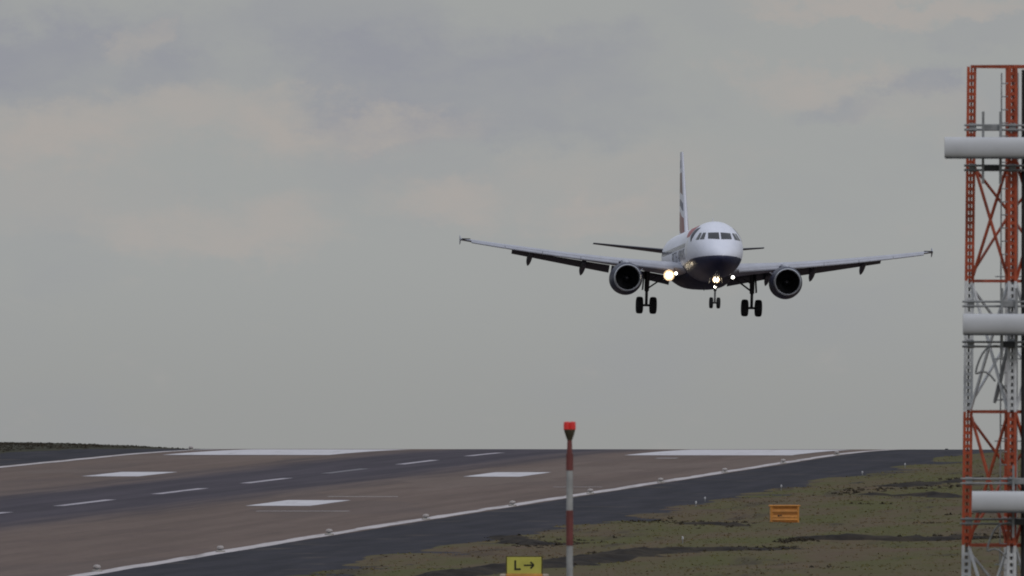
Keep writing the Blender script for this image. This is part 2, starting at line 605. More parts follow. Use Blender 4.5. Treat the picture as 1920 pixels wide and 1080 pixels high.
for k in range(-1, 7):
    c = 933.0 + 49.8 * k + 3.2
    mark('centreline_stripe', -0.30, 0.30, c - 13, c + 13, M['faint_dash'] if k == 4 else M['dash'])
mark('edge_line', 21.65, 22.4, 690, 1300, M['line'], jag=0.25)
mark('edge_line', -22.4, -21.6, 800, 1300, M['line'], jag=0.25)
for sgn in (-1, 1):
    mark('aiming_point_marking', min(sgn * 9.2, sgn * 19.6), max(sgn * 9.2, sgn * 19.6), 1229, 1290, M['marking'])
    for vv in (986.0, 1118.0):
        mark('touchdown_marking', min(sgn * 9.1, sgn * 12.3), max(sgn * 9.1, sgn * 12.3), vv - 11.5, vv + 11.5, M['marking'])
for (u0, u1, v0, v1) in ((9.8, 13.4, 1012, 1013.6), (11.5, 16.0, 953.5, 955.0), (18.0, 20.6, 1056, 1057.2), (12.5, 13.8, 1209, 1212.0)):
    mark('pavement_joint_line', u0, u1, v0, v1, M['thin_mark'])


# ------------------------------------------------------------------ grass tufts (nobody could count them)
def tufts(name, pts, hmin, hmax, blades, width, mat, seed, label):
    rg = np.random.RandomState(seed)
    n = len(pts)
    P = np.repeat(pts, blades, axis=0)
    k = len(P)
    a = rg.rand(k) * 2 * PI
    rad = rg.rand(k) * hmax * 0.9
    bx, by = P[:, 0] + np.cos(a) * rad, P[:, 1] + np.sin(a) * rad
    bz = grass_z(bx, by) - 0.02
    h = (hmin + (hmax - hmin) * rg.rand(k) ** 1.5) * np.repeat(0.6 + 0.8 * rg.rand(n), blades)
    lean = rg.randn(k, 2) * 0.45 * h[:, None]
    w = width * (0.6 + 0.8 * rg.rand(k))
    ang = rg.rand(k) * PI
    dx, dy = np.cos(ang) * w, np.sin(ang) * w
    V = np.empty((k, 3, 3), dtype=np.float32)
    V[:, 0] = np.stack([bx - dx, by - dy, bz], -1)
    V[:, 1] = np.stack([bx + dx, by + dy, bz], -1)
    V[:, 2] = np.stack([bx + lean[:, 0], by + lean[:, 1], bz + h], -1)
    F = np.arange(k * 3).reshape(k, 3)
    o = frame(fast_mesh(name, V.reshape(-1, 3), F, mat, False))
    return tag(o, label, 'grass', kind='stuff')


def region(n, seed, u0, u1, v0, v1, keep):
    rg = np.random.RandomState(seed)
    u, v = u0 + (u1 - u0) * rg.rand(n), v0 + (v1 - v0) * rg.rand(n)
    m = keep(u, v, rg)
    return np.stack([u[m], v[m]], -1)


def right_keep(u, v, rg):
    X = -98.7 + u * CT + v * ST
    Y = -u * ST + v * CT
    inview = (X < Y * 0.0275 + 2) & (X > -Y * 0.028 - 2)
    edge = 30.6 + 2.2 * vnoise(v / 9.0, u * 0 + 3.3) + 1.6 * vnoise(v / 31.0, u * 0 + 8.1)
    return inview & (u > edge + 0.4) & (rg.rand(len(u)) < 0.55 + 0.9 * vnoise(u / 4.0, v / 9.0))


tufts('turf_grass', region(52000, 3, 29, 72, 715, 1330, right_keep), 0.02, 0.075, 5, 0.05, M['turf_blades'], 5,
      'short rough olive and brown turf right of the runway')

dm, N, b = new_mat('dark_heath')
t = N.n('ShaderNodeTexCoord').outputs['Object']
n3 = N.noise(t, 1.1, 5, 0.65).outputs[0]
N.link(N.mix(N.smooth(n3, 0.35, 0.7), (0.044, 0.038, 0.031, 1), (0.080, 0.066, 0.046, 1)), b.inputs['Base Color'])
b.inputs['Roughness'].default_value = 0.95
b.inputs['Specular IOR Level'].default_value = 0.1
M['heath'] = dm
# clumps of dark rough growth along the old drainage lines and scattered over the turf
rg = np.random.RandomState(11)
pts = []


def pix(px, py):
    d = 445000.0 / (py - 490.0)
    return to_uv((px - 960) / 37000.0 * d, d)


for line, wid, dens in (([(770, 1085), (900, 1072), (1100, 1055), (1200, 1043), (1300, 1035), (1490, 1032)], 3.0, 90),
                        ([(1470, 1018), (1520, 1014), (1620, 1012), (1800, 1011), (1900, 1010)], 2.5, 90),
                        ([(1560, 926), (1640, 921), (1740, 917), (1830, 915)], 7.0, 45),
                        ([(1640, 915), (1720, 906), (1840, 900)], 7.0, 40),
                        ([(1180, 976), (1300, 984), (1400, 990)], 5.0, 60),
                        ([(930, 1005), (1000, 1022), (1100, 1020)], 5.0, 60)):
    q = [pix(*p) for p in line]
    for (a, c) in zip(q[:-1], q[1:]):
        for i in range(dens):
            s = rg.rand()
            pts.append((a[0] + (c[0] - a[0]) * s + rg.randn() * 0.25, a[1] + (c[1] - a[1]) * s + rg.randn() * wid))
for i in range(24):
    u, v = 33 + 34 * rg.rand(), 760 + 480 * rg.rand()
    for j in range(rg.randint(3, 14)):
        pts.append((u + rg.randn() * 0.45, v + rg.randn() * 1.5))
tufts('dark_rough_growth', np.array(pts), 0.02, 0.11, 12, 0.09, M['heath'], 9, 'dark heathery clumps along the drainage lines in the turf')


bm_, N, b = new_mat('dark_peaty_earth')
t = N.n('ShaderNodeTexCoord').outputs['Object']
e1 = N.noise(N.scalevec(t, (1, 0.5, 1)), 0.9, 6, 0.65).outputs[0]
N.link(N.mix(N.smooth(e1, 0.35, 0.7), (0.020, 0.017, 0.016, 1), (0.046, 0.037, 0.028, 1)), b.inputs['Base Color'])
b.inputs['Roughness'].default_value = 0.95
b.inputs['Specular IOR Level'].default_value = 0.1
M['peat'] = bm_


def earth_bank(line, half, height, seed):
    """a low bank of dark earth that tapers out into the turf"""
    q = [np.array(pix(*p)) for p in line]
    pts_ = []
    for a_, c_ in zip(q[:-1], q[1:]):
        n_ = max(2, int(np.linalg.norm(c_ - a_) / 0.35))
        pts_ += [a_ + (c_ - a_) * i / n_ for i in range(n_)]
    pts_ = np.array(pts_ + [q[-1]])
    n_ = len(pts_)
    d = np.gradient(pts_, axis=0)
    d /= np.linalg.norm(d, axis=1)[:, None]
    nrm = np.stack([-d[:, 1], d[:, 0]], -1)
    along = np.linspace(0, 1, n_)
    env = np.minimum(1, np.sin(along * PI) * 2.2) ** 0.7
    k = np.linspace(-1, 1, 13)
    w = half * (0.7 + 0.9 * (vnoise(along * n_ * 0.12 + seed, along * 0 + 2) + 0.5))
    U = pts_[:, None, 0] + nrm[:, None, 0] * k[None] * w[:, None]
    V = pts_[:, None, 1] + nrm[:, None, 1] * k[None] * w[:, None]
    prof = (1 - np.abs(k) ** 1.6)[None] * env[:, None]
    Z = grass_z(U, V) - 0.05 + (height + 0.05) * prof * (0.75 + 0.9 * (vnoise(U / 0.9 + seed, V / 0.9) + 0.25) + 0.5 * vnoise(U / 0.35, V / 0.4 + seed))
    idx = np.arange(n_ * 13).reshape(n_, 13)
    f = np.stack([idx[:-1, :-1], idx[:-1, 1:], idx[1:, 1:], idx[1:, :-1]], -1).reshape(-1, 4)
    tag(frame(fast_mesh('earth_bank', np.stack([U, V, Z], -1).reshape(-1, 3), f, M['peat'])), kind='structure')


earth_bank([(760, 1088), (930, 1070), (1100, 1054), (1246, 1037), (1380, 1035), (1530, 1030)], 1.4, 0.17, 3.0)
earth_bank([(1470, 1014), (1560, 1015), (1700, 1014), (1830, 1010)], 1.2, 0.19, 17.0)
earth_bank([(1590, 929), (1660, 930), (1745, 930), (1790, 933)], 1.0, 0.13, 31.0)
earth_bank([(1660, 918), (1740, 908), (1840, 900)], 1.1, 0.09, 44.0)
earth_bank([(1270, 987), (1350, 988), (1400, 990)], 0.9, 0.11, 52.0)
earth_bank([(930, 1006), (1000, 1023), (1110, 1021)], 0.9, 0.11, 63.0)


def left_keep(u, v, rg):
    return (u < -31.5) & (u > -62)


tufts('bank_grass', region(20000, 21, -62, -31, 1180, 1440, left_keep), 0.02, 0.08, 6, 0.07, M['heath'], 23,
      'dark grass on the low bank left of the runway')

# ------------------------------------------------------------------ runway edge lights and small markers


def make_edge_light():
    r = empty('runway_edge_light', (0, 0, 0))
    MB().lathe([(-0.03, 0.20), (0.05, 0.20), (0.07, 0.17), (0.07, 0.0)], (0, 0, 0), 'Z', 14).build('base_plate', M['concrete'], r, 30)
    MB().lathe([(0.06, 0.06), (0.10, 0.06), (0.11, 0.13), (0.14, 0.14)], (0, 0, 0), 'Z', 14).build('stem', M['galv'], r, 30)
    MB().lathe([(0.14, 0.14), (0.19, 0.15), (0.25, 0.11), (0.27, 0.0)], (0, 0, 0), 'Z', 14).build('lens', M['lens_dull'], r, 40)
    return r


places = ['on the right edge line at the bottom of the photo', 'on the right edge line, hidden low between the nearest lights',
          'third from the front on the right edge line', 'on the right edge line below the square white touchdown block',
          'on the right edge line, first one left of the pole', 'on the right edge line, just right of the striped pole',
          'on the right edge line under the airliner nose', 'on the right edge line left of the orange cabinet',
          'on the right edge line straight above the orange cabinet', 'at the far right end of the edge line, on the crest']
EL = make_edge_light()
first = True
for k in range(10):
    v = 769.0 + 51.3 * k
    o = EL if first else copy_tree(EL)
    first = False
    o.location = to_world(22.3, v, float(base_z(np.array(0.), np.array(v))) + 0.008)
    tag(o, 'small pale runway light ' + places[k], 'runway light', 'lights along the right runway edge')
o = copy_tree(EL)
o.location = to_world(-22.0, 1273.0, float(base_z(np.array(0.), np.array(1273.0))) + 0.008)
del o['group']
tag(o, 'small runway light at the far end of the left edge line, on the skyline', 'runway light')

spots = [(1322, 940, 'between the airliner nose wheel and the dark shoulder edge'), (1305, 951, 'lower left of its near twin at the dark shoulder edge'),
         (1465, 921, 'on the grass edge above the orange cabinet'), (1617, 893, 'on the grass edge right of the orange cabinet'),
         (1697, 879, 'on the grass edge nearest the lattice mast'), (1280, 1022, 'out in the turf above the long dark streak')]
for i, (px, py, where) in enumerate(spots):
    u, v = pix(px, py)
    z = float(grass_z(np.array(u), np.array(v)))
    if i == 0:
        mk = empty('marker_stake', (0, 0, 0))
        MB().tube([(0, 0, -0.05), (0, 0, 0.2)], [0.025, 0.022], 8).build('stake', M['galv'], mk)
        MB().lathe([(0.17, 0.0), (0.18, 0.042), (0.27, 0.042), (0.30, 0.0)], (0, 0, 0), 'Z', 10).build('white_cap', M['marker'], mk, 40)
        o = mk
    else:
        o = copy_tree(mk)
    o.location = to_world(u, v, z)
    tag(o, 'tiny white marker stake ' + where, 'marker', 'white markers on the turf')
po = MB().tube([(0, 0, -0.1), (0, 0, 0.14)], 0.05, 8).box((0, 0, 0.17), (0.2, 0.12, 0.10), bev=0.02).build('crest_light', M['dark_steel'])
u, v = 25.2, 1300.0
po.location = to_world(u, v, float(grass_z(np.array(u), np.array(v))))
tag(po, 'small dark light fitting on the skyline right of the runway end', 'light')

# ------------------------------------------------------------------ taxiway sign
sx, sy = 0.46, 740.0
su, sv = to_uv(sx, sy)
sg = empty('taxiway_sign', (sx, sy, float(grass_z(np.array(su), np.array(sv)))))
sg.rotation_euler = (0, 0, R(-2))
tag(sg, 'yellow taxiway sign reading L and a right arrow, on an orange base', 'sign')
MB().box((0, 0, 0.66), (1.38, 0.16, 0.70), bev=0.015).build('sign_box', M['sign_edge'], sg)
MB().box((0, -0.088, 0.655), (1.29, 0.02, 0.62), bev=0.006).build('face_panel', M['sign_yellow'], sg)
lx = -0.335
MB().box((lx, -0.104, 0.66), (0.07, 0.008, 0.37)).box((lx + 0.115, -0.104, 0.51), (0.18, 0.008, 0.07)).build('letter', M['sign_black'], sg)
ar = MB().box((0.175, -0.104, 0.66), (0.37, 0.008, 0.058))
for s in (-1, 1):
    ar.bar((0.365, -0.105, 0.66), (0.235, -0.105, 0.66 + s * 0.125), 0.010, 0.062)
ar.build('arrow', M['sign_black'], sg)
MB().box((0, -0.02, 0.16), (1.36, 0.34, 0.36), bev=0.03).build('base', M['orange'], sg)
for s in (-1, 1):
    MB().box((s * 0.80, -0.02, 0.13), (0.23, 0.30, 0.40), bev=0.04).build('base_end', M['pale_end'], sg)

# ------------------------------------------------------------------ orange cabinet
cx, cy = 12.5, 906.0
cu, cv = to_uv(cx, cy)
cb = empty('equipment_cabinet', (cx, cy, float(grass_z(np.array(cu), np.array(cv))) - 0.03))
cb.rotation_euler = (0, 0, R(4))
tag(cb, 'weathered orange slatted cabinet standing alone on the turf', 'cabinet')
MB().box((0, 0, 0.42), (1.30, 0.5, 0.74), bev=0.02).build('body', M['cab_orange'], cb)
MB().box((0, 0, 0.825), (1.42, 0.62, 0.07), bev=0.02).build('lid', M['cab_orange'], cb)
for zz in (0.72, 0.59, 0.46, 0.335, 0.21, 0.10):
    if zz in (0.59, 0.335, 0.21):
        MB().box((0, -0.262, zz), (1.26, 0.03, 0.11), Matrix.Rotation(R(-12), 3, 'X'), bev=0.008).build('slat', M['cab_orange'], cb)
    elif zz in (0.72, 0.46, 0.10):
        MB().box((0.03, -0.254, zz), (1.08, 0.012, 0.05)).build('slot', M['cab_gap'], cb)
for s in (-1, 1):
    MB().box((s * 0.62, -0.265, 0.42), (0.08, 0.05, 0.74), bev=0.01).build('corner_post', M['cab_orange'], cb)
MB().box((-0.28, -0.285, 0.37), (0.09, 0.02, 0.07), bev=0.01).box((-0.17, -0.285, 0.385), (0.07, 0.02, 0.05), bev=0.01).build('latch', M['cable'], cb)

# ------------------------------------------------------------------ striped obstruction light pole
px_, py_ = 1.256, 430.0
pu, pv = to_uv(px_, py_)
pz = float(grass_z(np.array(pu), np.array(pv)))
pl = empty('obstruction_light_pole', (px_, py_, pz))
tag(pl, 'slim red and white banded pole topped by a red twin lamp', 'pole')
H = lambda y: 12.03 - (y - 490.0) * 430.0 / 37000.0 - pz
MB().tube([(0, 0, H(851)), (0, 0, H(822))], [0.06, 0.05], 14).build('neck', M['pole_red'], pl, 40)
zs = [H(851), H(882), H(957), H(1023), H(1098), H(1172), H(1246), H(1320), H(1394), H(1468), H(1542), H(1616), 0.0]
for i in range(len(zs) - 1):
    red = i % 2 == 0
    MB().tube([(0, 0, zs[i]), (0, 0, zs[i + 1] + 0.002)], 0.078 if red else 0.070, 16).build('red_band' if red else 'white_band', M['pole_red' if red else 'pole_white'], pl, 40)
MB().lathe([(H(826), 0.05), (H(818), 0.085), (H(808), 0.12), (H(805), 0.125)], (0, 0, 0), 'Z', 18, True).build('lamp_housing', M['housing'], pl, 40)
for s in (-1, 1):
    MB().lathe([(H(806), 0.070), (H(796), 0.072), (H(791.5), 0.066), (H(790), 0.0)], (s * 0.060, 0, 0), 'Z', 14).build('red_lamp', M['redlens'], pl, 50)
MB().lathe([(0.0, 0.22), (0.06, 0.22), (0.07, 0.08)], (0, 0, 0), 'Z', 18, True).build('foot_plate', M['galv'], pl, 30)

# ------------------------------------------------------------------ lattice mast
mx, my = 12.10, 480.0
mu, mv = to_uv(mx, my)
mz = float(grass_z(np.array(mu), np.array(mv)))
mast = empty('lattice_mast', (mx, my, mz))
mast.rotation_euler = (0, R(0.18), 0)
tag(mast, 'tall red and white lattice mast carrying three white box antennas, right edge', 'antenna mast')
HM = lambda y: 12.03 - (y - 490.0) * 480.0 / 37000.0 - mz
Z0, Z1, Z2, Z3, Z4 = HM(125), HM(527), HM(772), HM(1022), HM(1262)


def rad(z):
    return 1.10 - 0.13 * z / Z0


def leg_pos(k, z):
    a = [PI, -PI / 2, 0, PI / 2][k] + R(0.4)
    return Vector((rad(z) * math.cos(a), rad(z) * math.sin(a), z))


BANDS = [(Z1, Z0, 'mast_red'), (Z2, Z1, 'mast_white'), (Z3, Z2, 'mast_red'), (Z4, Z3, 'mast_white'), (0.0, Z4, 'mast_red')]
for k in range(4):
    for (za, zb, mt) in BANDS:
        mb = MB()
        ea = 0.080
        for (i, j) in ((-1, -1), (-1, 1), (1, -1), (1, 1)):
            o_ = Vector((i * ea, j * ea, 0))
            mb.bar(leg_pos(k, za + 0.003) + o_, leg_pos(k, zb - 0.003) + o_, 0.066)
        z = za + 0.09
        while z + 0.08 < zb:
            c0 = leg_pos(k, z)
            for (dx, dy, sx, sy) in ((0, -ea, 0.11, 0.03), (0, ea, 0.11, 0.03), (-ea, 0, 0.03, 0.11), (ea, 0, 0.03, 0.11)):
                mb.box(c0 + Vector((dx, dy, 0)), (sx, sy, 0.075))
            z += 0.165
        MB().bar(leg_pos(k, za + 0.01), leg_pos(k, zb - 0.01), 0.05, 0.05).build('added_leg_core', M['core_dark' if mt == 'mast_white' else mt], mast)  # core bar added so the holes in the leg look dark
        mb.build('leg_section', M[mt], mast)
TOPX = HM(300)
for (za, zb, mt) in [(Z1, TOPX, 'mast_red')] + BANDS[1:]:
    for k in (0, 1):
        q = k + 1
        for (a, c) in ((k, q), (q, k)):
            mb = MB()
            da = (leg_pos(c, zb) - leg_pos(a, zb)).normalized() * 0.12
            side = Vector((da.y, -da.x, 0)).normalized() * (0.03 if a == k else -0.03)
            mb.bar(leg_pos(a, za + 0.06) + da + side, leg_pos(c, zb - 0.06) - da + side, 0.055)
            mb.build('diagonal_brace', M[mt], mast)
    zm = za + (zb - za) * 0.56
    for k in (0, 2):           # the two rear faces carry K bracing that meets on the rear leg
        for ze in (za + 0.08, zb - 0.08):
            di = (leg_pos(3, zm) - leg_pos(k, ze)).normalized() * 0.11
            MB().bar(leg_pos(k, ze) + di, leg_pos(3, zm) - di, 0.05).build('diagonal_brace', M[mt], mast)
for zz, mt in ((Z0, 'mast_red'), (Z1, 'mast_red'), (Z2, 'mast_red'), (Z3, 'mast_red'), (Z4, 'mast_red')):
    for k in range(4):
        MB().bar(leg_pos(k, zz), leg_pos((k + 1) % 4, zz), 0.075, 0.07).build('horizontal_brace', M[mt], mast)
# antennas, their bracket tubes and posts
for (ya, xl, post) in ((277.5, -1.66, (-0.72, -0.30)), (607.5, -1.20, (-0.25, 0.10)), (939, -0.97, (0.04, 0.40))):
    zc = HM(ya)
    r_ = rad(zc)
    yf = -r_ - 0.62
    prof = [(0.18, -0.2525), (0.18, 0.2525), (0.0, 0.2525)] + [(-0.08 - 0.12 * math.sin(a), 0.2525 * math.cos(a)) for a in [R(15 + 15 * i) for i in range(11)]] + [(0.0, -0.2525)]
    MB().loft([[Vector((xx, yf + p, zc + q)) for p, q in prof] for xx in (xl, xl + 3.1)]).build('antenna', M['antenna'], mast, 30)
    MB().box((xl + 1.55, yf, zc - 0.262), (3.06, 0.30, 0.022)).build('antenna_rail', M['dark_steel'], mast)
    for s in (-1, 1):
        for dz in (0.0, 0.11):
            zt = zc + s * 0.49 + (dz - 0.055)
            MB().tube([(-r_ - 0.19, -r_ - 0.16, zt), (1.35, -r_ - 0.16, zt)], 0.027, 8).build('bracket_tube', M['galv'], mast, 50)
        for xx in (-r_ + 0.02, 0.0, r_ - 0.02):
            MB().box((xx, -r_ - 0.11, zc + s * 0.49), (0.17, 0.08, 0.20), bev=0.01).build('clamp_plate', M['galv'], mast)
        MB().box(((post[0] + post[1]) / 2, -r_ - 0.24, zc + s * 0.49), (post[1] - post[0], 0.14, 0.15), bev=0.015).build('junction_box', M['galv' if s > 0 else 'dark_steel'], mast)
    for xx in post:
        MB().box((xx, -r_ - 0.36, zc), (0.06, 0.07, 1.75)).build('antenna_post', M['galv'], mast)
    if ya > 500:
        MB().tube([(xx_ , -r_ - 0.3, zc - 0.55 - 0.9 * t_ + 0.15 * math.sin(t_ * 9)) for t_, xx_ in
                   [(i / 14.0, post[0] - 0.55 * math.sin(i / 14.0 * PI) - 0.15 * i / 14.0) for i in range(15)]], 0.028, 6).build('cable_loop', M['galv'], mast, 60)
# ladder with safety hoops, inside the mast
for xx in (-0.24, 0.16):
    MB().box((xx, 0.15, Z0 / 2 - 0.05), (0.035, 0.05, Z0 - 0.2)).build('ladder_rail', M['ladder'], mast)
mb = MB()
z = 0.3
while z < Z0 - 0.2:
    mb.tube([(-0.24, 0.15, z), (0.16, 0.15, z)], 0.016, 6)
    z += 0.32
mb.build('ladder_rungs', M['ladder'], mast)
for i in range(14):
    z = 2.6 + i * 1.0
    if z > Z1 + 0.8:
        break
    MB().tube([(-0.04 + 0.34 * math.cos(a), 0.15 - 0.36 + 0.36 * math.sin(a), z) for a in [R(130 + 28 * j) for j in range(11)]], 0.016, 6).build('safety_hoop', M['ladder'], mast, 60)
MB().tube([(0.30, -0.92, 0.0), (0.28, -0.86, Z0 - 0.08)], 0.058, 8).build('feeder_cable', M['cable'], mast, 50)
mb = MB()
cpts = []
for i in range(30):
    t_ = i / 29.0
    cpts.append((-0.1 - 0.38 * math.sin(t_ * PI) * (1 - 0.4 * t_), -0.55, HM(648) - (HM(648) - HM(755)) * (1 - (2 * t_ - 1) ** 2)))
MB().tube(cpts, 0.03, 7).build('hanging_cable', M['galv'], mast, 60)
MB().tube([(0.02, -0.6, HM(600)), (-0.1, -0.7, HM(660)), (-0.28, -0.8, HM(715)), (-0.05, -0.75, HM(742)), (0.12, -0.7, HM(725)), (0.05, -0.7, HM(700))], 0.028, 7).build('hanging_cable', M['galv'], mast, 60)
MB().box((0, 0, 0.1), (2.9, 2.9, 0.3), bev=0.03).build('footing', M['concrete'], mast)

# ------------------------------------------------------------------ airliner
# its own frame: x to its left wing, y aft from the nose tip (s), z up from the fuselage axis;
# the Empty sits under the main wheels
A_OFF = (0.0, 17.7, -4.2)
PITCH, ROLL, YAW = R(-2.2), R(1.55), R(4.55)
rot = Matrix.Rotation(YAW, 3, 'Z') @ Matrix.Rotation(ROLL, 3, 'Y') @ Matrix.Rotation(PITCH, 3, 'X')
A_LOC = Vector((14.50, 1406.5, 12.85)) - rot @ (Vector((0, 5.5, 0)) - Vector(A_OFF))
plane = empty('airliner', A_LOC, (PITCH, ROLL, YAW))
tag(plane, 'white and navy twin engined airliner landing with wheels and flaps down', 'airliner')


def AM():
    return MB(A_OFF)


TAB = [(0, 0.0, -.72, -.72), (.1, .30, -.45, -.96), (.3, .53, -.25, -1.13), (.6, .77, -.03, -1.30), (1, 1.0, .2, -1.46), (1.5, 1.22, .47, -1.62),
       (2, 1.40, .79, -1.74), (2.5, 1.55, 1.10, -1.84), (3, 1.67, 1.36, -1.92), (3.5, 1.765, 1.56, -1.98), (4.25, 1.865, 1.79, -2.035), (5, 1.93, 1.95, -2.06),
       (6, 1.965, 2.045, -2.07), (7.5, 1.975, 2.07, -2.07), (15, 1.975, 2.07, -2.07), (24, 1.975, 2.07, -2.07), (26, 1.96, 2.07, -1.98), (28, 1.88, 2.07, -1.62),
       (30, 1.70, 2.05, -1.12), (32, 1.42, 2.0, -.56), (34, 1.05, 1.88, 0.0), (36, .6, 1.68, .56), (37.2, .28, 1.47, .92), (37.57, .15, 1.36, 1.04)]
TX = np.sqrt(np.array([r_[0] for r_ in TAB]))


def hermite(xs, ys, x):
    d = np.diff(ys) / np.diff(xs)
    m = np.zeros_like(ys)
    m[0], m[-1] = d[0], d[-1]
    for i in range(1, len(ys) - 1):
        m[i] = 0 if d[i - 1] * d[i] <= 0 else 2 * d[i - 1] * d[i] / (d[i - 1] + d[i])
    i = int(np.clip(np.searchsorted(xs, x) - 1, 0, len(xs) - 2))
    h = xs[i + 1] - xs[i]
    t_ = (x - xs[i]) / h
    return ((1 + 2 * t_) * (1 - t_) ** 2 * ys[i] + t_ * (1 - t_) ** 2 * h * m[i] + t_ * t_ * (3 - 2 * t_) * ys[i + 1] + t_ * t_ * (t_ - 1) * h * m[i + 1])


COLS = [np.array([r_[k] for r_ in TAB], dtype=float) for k in (1, 2, 3)]


def section(s):
    x = math.sqrt(max(s, 0))
    w, zt, zb = [hermite(TX, c, x) for c in COLS]
    return w, (zt + zb) / 2, (zt - zb) / 2


def skin(s, phi, off=0.0):
    """point on the fuselage; phi from the top, positive towards +x"""
    w, zc, h = section(s)
    return Vector(((w + off) * math.sin(phi), s, zc + (h + off) * math.cos(phi)))


def find_s(x, z):
    lo, hi = 0.0, 9.0
    for _ in range(40):
        mid = (lo + hi) / 2
        w, zc, h = section(mid)
        if w > 1e-4 and (x / w) ** 2 + ((z - zc) / h) ** 2 < 1:
            hi = mid
        else:
            lo = mid
    return hi


# livery paint: white above, navy below a line that sinks towards the tail
lm, N, b = new_mat('fuselage_livery')
t = N.n('ShaderNodeTexCoord').outputs['Object']
sp = N.n('ShaderNodeSeparateXYZ')
N.link(t, sp.inputs[0])
zz = N.math('ADD', sp.outputs[2], A_OFF[2])
ss = N.math('ADD', sp.outputs[1], A_OFF[1])
lim = N.math('MULTIPLY_ADD', ss, -0.03, -0.60)
navy = N.smooth(N.math('SUBTRACT', zz, lim), -0.015, 0.015, 1.0, 0.0)
dirt = N.noise(N.scalevec(t, (1, 0.25, 1)), 1.1, 6, 0.6).outputs[0]
wht = N.mix(N.smooth(dirt, 0.3, 0.7), (0.65, 0.67, 0.77, 1), (0.73, 0.745, 0.84, 1))
fr = N.math('FRACT', N.math('MULTIPLY', ss, 1 / 1.6))
seam = N.math('MULTIPLY', N.smooth(fr, 0.0, 0.012, 1.0, 0.0), N.smooth(ss, 3.8, 4.0))
wht = N.mix(N.math('MULTIPLY', seam, 0.25), wht, (0.35, 0.35, 0.38, 1))
nv = N.mix(N.smooth(dirt, 0.35, 0.7), (0.020, 0.024, 0.066, 1), (0.034, 0.038, 0.082, 1))
N.link(N.mix(navy, wht, nv), b.inputs['Base Color'])
N.link(N.smooth(dirt, 0.2, 0.8, 0.38, 0.52), b.inputs['Roughness'])
b.inputs['Coat Weight'].default_value = 0.08
M['livery'] = lm

rings = []
st = [0.0004, .01, .03, .06] + [0.1 + 0.1 * i for i in range(60)] + [6.3 + 0.6 * i for i in range(30)] + [24.3 + .5 * i for i in range(26)] + [37.2, 37.57]
for s in st:
    rings.append([skin(s, 2 * PI * k / 64) for k in range(64)])
fuselage = AM().loft(rings).build('fuselage', M['livery'], plane, 50)


def patch(corners, name, mat, nx=8, nz=6, parent=plane):
    """a pane on the nose given by four corners (x, z) seen from ahead"""
    (a, b_, c, d) = [Vector(q) for q in corners]
    vs_, fs_ = [], []
    for j in range(nz + 1):
        for i in range(nx + 1):
            p, q = i / nx, j / nz
            xz = (a * (1 - p) + b_ * p) * (1 - q) + (d * (1 - p) + c * p) * q
            s = find_s(xz.x, xz.y)
            vs_.append(Vector((xz.x * 1.007, s - 0.018, xz.y + 0.012)))
    for j in range(nz):
        for i in range(nx):
            k = j * (nx + 1) + i
            fs_.append((k, k + 1, k + nx + 2, k + nx + 1))
    return AM().add(vs_, fs_).build(name, mat, parent, 80)


for g in (-1, 1):
    patch([(g * .06, .61), (g * .85, .65), (g * .79, 1.09), (g * .06, 1.12)], 'windscreen_pane', M['glass'])
    patch([(g * 1.10, .62), (g * 1.37, .60), (g * 1.10, 1.10), (g * .93, 1.10)], 'cockpit_side_window', M['glass'])
    patch([(g * 1.43, .59), (g * 1.60, .60), (g * 1.30, 1.10), (g * 1.18, 1.10)], 'cockpit_side_window', M['glass'])


def skin_patch(s0, s1, p0, p1, g, name, mat, off=0.012, n=10, m=10, parent=plane):
    """s0/s1 may be functions of the fraction down the patch"""
    f0 = s0 if callable(s0) else (lambda q: s0)
    f1 = s1 if callable(s1) else (lambda q: s1)
    vs_, fs_ = [], []
    for j in range(m + 1):
        q = j / m
        for i in range(n + 1):
            s = f0(q) + (f1(q) - f0(q)) * i / n
            vs_.append(skin(s, g * R(p0 + (p1 - p0) * q), off))
    for j in range(m):
        for i in range(n):
            k = j * (n + 1) + i
            fs_.append((k, k + 1, k + n + 2, k + n + 1))
    return AM().add(vs_, fs_).build(name, mat, parent, 80)


for g in (-1, 1):
    # the ribbon emblem behind the cockpit: a navy curl and a red sweep
    skin_patch(lambda q: 4.75 - .10 * math.sin(q * PI), lambda q: 4.85 + 1.3 * math.sin(min(1, q * 1.05) * PI) ** .7, 37, 74, g, 'ribbon_emblem_navy', M['navy'])
    skin_patch(lambda q: 6.3 + 0.5 * q, lambda q: 13.0 - 4.0 * q, 32, 63, g, 'ribbon_emblem_red', M['red_paint'])
    dr = skin_patch(5.05 + 1.55, 5.9 + 1.55, 52, 104, g, 'passenger_door', M['white'], 0.006)
    for i in range(36):
        s = 8.2 + i * 0.56
        skin_patch(s, s + .24, 74.5, 84.0, g, 'cabin_window', M['glass'], 0.012, 2, 3)
# the airline's name along both sides, under the windows
cu_ = bpy.data.curves.new('name_outline', 'FONT')
cu_.body = 'BRITISH AIRWAYS'
cu_.size = 1.15
cu_.space_character = 1.1
to = bpy.data.objects.new('name_outline', cu_)
COL.objects.link(to)
dg = bpy.context.evaluated_depsgraph_get()
tm = bpy.data.meshes.new_from_object(to.evaluated_get(dg))
bm = bmesh.new()
bm.from_mesh(tm)
for i in range(1, 9):
    bmesh.ops.bisect_plane(bm, geom=bm.verts[:] + bm.edges[:] + bm.faces[:], plane_co=(0, i * 0.1, 0), plane_no=(0, 1, 0))
bm.verts.index_update()
flat = [(q.co.x, q.co.y) for q in bm.verts]
ff = [[q.index for q in f.verts] for f in bm.faces]
bm.free()
COL.objects.unlink(to)
bpy.data.objects.remove(to)
wtxt = max(p[0] for p in flat)
root = list(range(len(flat)))


def find(i):
    while root[i] != i:
        root[i] = root[root[i]]
        i = root[i]
    return i


